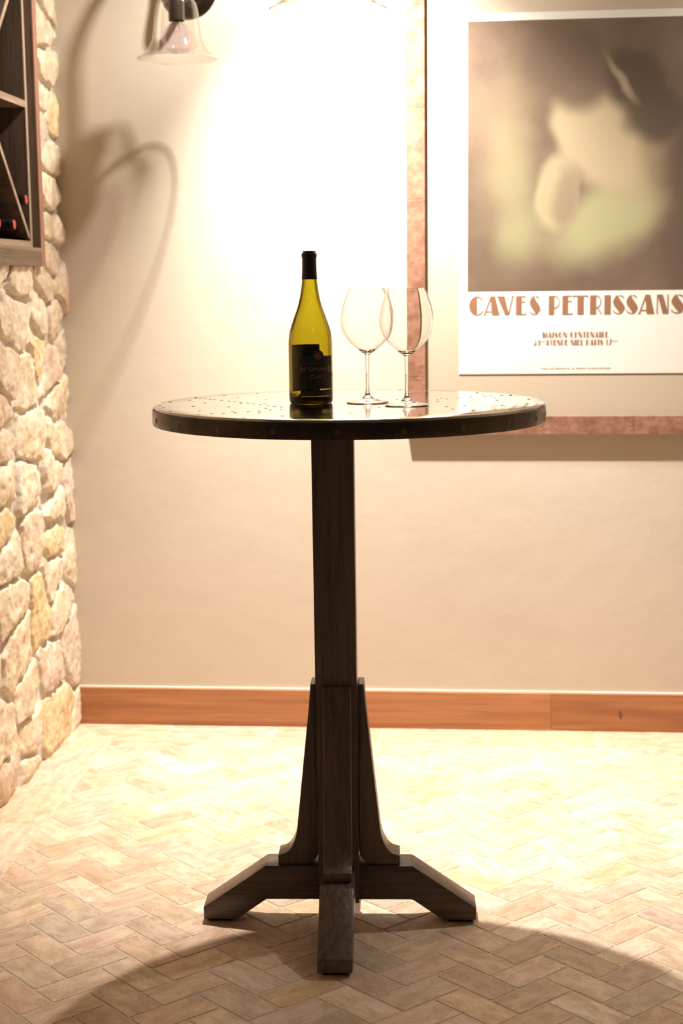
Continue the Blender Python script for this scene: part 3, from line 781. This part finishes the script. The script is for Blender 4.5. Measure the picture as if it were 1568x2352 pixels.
# ================================================================== LAMPS WITH BELL SHADES
S_ = .00118
bell = spline([(.106, 0), (.0945, .0080), (.0826, .0177), (.0731, .0342), (.0661, .0507), (.0614, .0826), (.0584, .110), (.0560, .128), (.0520, .142), (.0430, .154), (.0300, .161), (.0215, .163)], 5)
bell_in = [(r - .0016, z - .0003) for r, z in reversed(bell)]
def lamp_parts(root, zc, bulb_dz=0.0):
    """shade, socket and globe bulb hanging on the axis of the root; zc = height of the shade rim"""
    sh = link('lamp_shade', lathe([(.1062, -.0010)] + bell + bell_in[:-1] + [(.1045, -.0010)], 96, closed=True), 'shade_glass', root, loc=(0, 0, zc))
    link('rim_bead', lathe([(.1064 + .0018 * cos(t), -.0012 + .0014 * sin(t)) for t in [k * PI / 5 for k in range(10)]], 96, closed=True), 'crystal', sh)
    so = link('socket', lathe(spline([(.0205, .0965), (.0215, .0985), (.0213, .118), (.0212, .150), (.0185, .160), (.0120, .166), (.0070, .168)], 4) + [(0, .168), (0, .0965)], 48), 'socket_pewter', root, loc=(0, 0, zc + bulb_dz))
    bp = []
    for k in range(30):
        t = -PI / 2 + k * (PI * .5 + 1.0) / 29
        bp.append((max(.040 * cos(t), 0), .052 + .040 * sin(t)))
    bp += [(.0170, .089), (.0152, .094), (.0140, .100)]
    bu = link('bulb', lathe(bp, 64), 'bulb_violet', root, loc=(0, 0, zc + bulb_dz))
    fm = tube([(-.006, 0, .098), (-.005, 0, .080), (-.009, 0, .072)], .0009, 8)
    tube([(.006, 0, .098), (.005, 0, .080), (.009, 0, .072)], .0009, 8, fm)
    tube([(-.009, 0, .072), (-.004, .002, .066), (0, -.002, .071), (.004, .002, .066), (.009, 0, .072)], .0005, 6, fm)
    link('filament', fm, 'filament', bu)
    link('gallery_cup', lathe(spline([(.0120, .1645), (.0285, .1620), (.0310, .166), (.0290, .176), (.0200, .186), (.0130, .196), (.0110, .206)], 3) + [(0, .206), (0, .1645)], 40), 'bronze', root, loc=(0, 0, zc))
sc = thing('wall_sconce', (-.5174, 1.150, 1.8958), 'clear bell shaped glass lamp with violet bulb on a bronze wall bracket', 'lamp')
lamp_parts(sc, 0)
arm = spline([(0, .205, .218), (0, .165, .185), (0, .128, .178), (0, .105, .215), (0, .118, .290), (0, .112, .345), (0, .075, .385), (0, .030, .375), (0, .004, .325), (0, 0, .260), (0, 0, .200)], 6)
link('arm', tube(arm, .0082, 16), 'bronze', sc)
bpt = lathe([(0, .030), (.014, .030), (.020, .024), (.030, .020), (.048, .019), (.052, .015), (.060, .014), (.066, .010), (.074, .009), (.0785, .005), (.0785, 0), (0, 0)], 64)
pl = link('backplate', bpt, 'bronze', sc, loc=(-.003, .2132, .2175)); pl.rotation_euler = (PI / 2, 0, 0)
pd = thing('pendant_lamp', (.0055, -.095, 1.7985), 'clear bell shaped glass pendant lamp hanging above the bistro table', 'lamp')
lamp_parts(pd, 0, .022)
link('cord', tube([(0, 0, .20), (0, 0, .76)], .0035, 12), 'cord_black', pd)
link('ceiling_rose', lathe([(0, .800), (.055, .800), (.055, .790), (.045, .775), (.012, .762), (0, .762)], 48), 'bronze', pd)

# ================================================================== WINE RACK set into the stone wall
XR, XI, XB = -.890, -.913, -1.235
RY, RZ = 1.1190, 1.3525
rack = thing('wine_rack', (XR, RY, RZ), 'weathered wooden wine rack with diagonal dividers set into the stone wall', 'wine rack')
rack.location = (0, 0, 0)
Y0, Z1 = .350, 2.165
for yy in (RY - .034, Y0):
    ep = boxo('end_panel', (XB, XR - .003, yy, yy + .034, RZ, Z1), 'rack_inner', rack, 0)
    boxo('edge_strip', (XR - .003, XR, yy, yy + .034, RZ, Z1), 'rack_stile', ep, .0012)
boxo('bottom_rail', (XB, XR + .0005, Y0 + .034, RY - .034, RZ, RZ + .049), 'rack_wood_y', rack, .0015)
boxo('top_rail', (XB, XR + .0005, Y0 + .034, RY - .034, Z1 - .03, Z1), 'rack_wood_y', rack, .0015)
boxo('back_panel', (XB - .012, XB, Y0, RY, RZ, Z1), 'rack_inner', rack, 0)
YE = RY - .034 - .018
ib = boxo('inner_upright', (XB, XI - .002, YE, YE + .018, RZ + .049, Z1 - .03), 'rack_inner', rack, 0)
boxo('edge_strip', (XI - .002, XI, YE + .0005, YE + .0175, RZ + .049, Z1 - .03), 'rack_edge', ib, .0006)
ib = boxo('inner_upright', (XB, XI - .002, Y0 + .034, Y0 + .052, RZ + .049, Z1 - .03), 'rack_inner', rack, 0)
boxo('edge_strip', (XI - .002, XI, Y0 + .0345, Y0 + .0515, RZ + .049, Z1 - .03), 'rack_edge', ib, .0006)
ZB = RZ + .049
YS = Y0 + .052
def shelf(z):
    s_ = boxo('shelf', (XB, XI - .002, YS, YE, z, z + .018), 'rack_inner', rack, 0)
    boxo('edge_strip', (XI - .002, XI + .0004, YS, YE, z, z + .018), 'rack_edge_y', s_, .0006)
shelf(ZB); ZS = ZB + .018 + .348; shelf(ZS)
def divider(p, q_):
    """board running diagonally between two points of the y,z plane"""
    a, b = Vector((0, *p)), Vector((0, *q_)); L = (b - a).length; ang = math.atan2(b.z - a.z, b.y - a.y)
    o = boxo('divider', (XB, XI - .003, 0, L, -.007, .007), 'rack_inner', rack, 0); o.location = (0, p[0], p[1]); o.rotation_euler = (ang, 0, 0)
    boxo('edge_strip', (XI - .003, XI - .001, .001, L - .001, -.0065, .0065), 'rack_edge', o, .0006)
zb, zs = ZB + .018, ZS
H_ = zs - zb
divider((YE - .006, zb + .009), (YE - H_ + .004, zs - .006))
divider((YE - H_ - .004, zs - .006), (YS + .006 + max(0, YE - 2 * H_ - YS), zb + .009))
zt, zu = ZS + .018, Z1 - .03
H2 = zu - zt
divider((YE - H2 + .004, zt + .008), (YE - .006, zu - .006))
divider((YE - H2 - .004, zt + .008), (YS + .004, zt + .008 + (YE - H2 - .004 - YS - .004)))
def lying_bottle(loc, label):
    t = thing('wine_bottle', loc, label, 'bottle', 'bottles lying in the wine rack')
    t.rotation_euler = (0, PI / 2, 0)      # local +z (towards the cork) points into the room
    body = [(0, -.296), (.034, -.296), (.0375, -.291), (.0375, -.120), (.034, -.100), (.020, -.080), (.0150, -.068), (.0138, -.052), (.0138, -.030)]
    link('glass_body', lathe(body + [(0, -.030)], 40), 'bottle_dark', t)
    link('foil_capsule', lathe([(0, -.068), (.0152, -.068), (.0144, -.050), (.0140, -.030), (.0138, -.014), (.0146, -.012), (.0148, -.009), (.0140, -.007), (.0140, -.004), (.0135, -.0015), (.0128, -.0006), (0, -.0006)], 40), 'black_foil', t)
    link('foil_end', lathe([(0, 0), (.0108, 0), (.0116, -.0006), (.0116, -.001), (0, -.001)], 32), 'red_foil', t)
    return t
lb = lying_bottle((-.908, 1.0265, 1.5268), 'dark bottle with red foil end lying above the diagonal rack divider')
for loc, label in (((-.918, .945, 1.4590), 'dark bottle with red foil end lying low in the rack, below the diagonal divider'),
                   ((-.918, .816, 1.4590), 'bottle cut off by the left photo edge at the bottom of the rack')):
    c = lb.copy(); COL.objects.link(c); c.location = loc; c['label'] = label
    for ch in list(lb.children):
        d = ch.copy(); COL.objects.link(d); d.parent = c
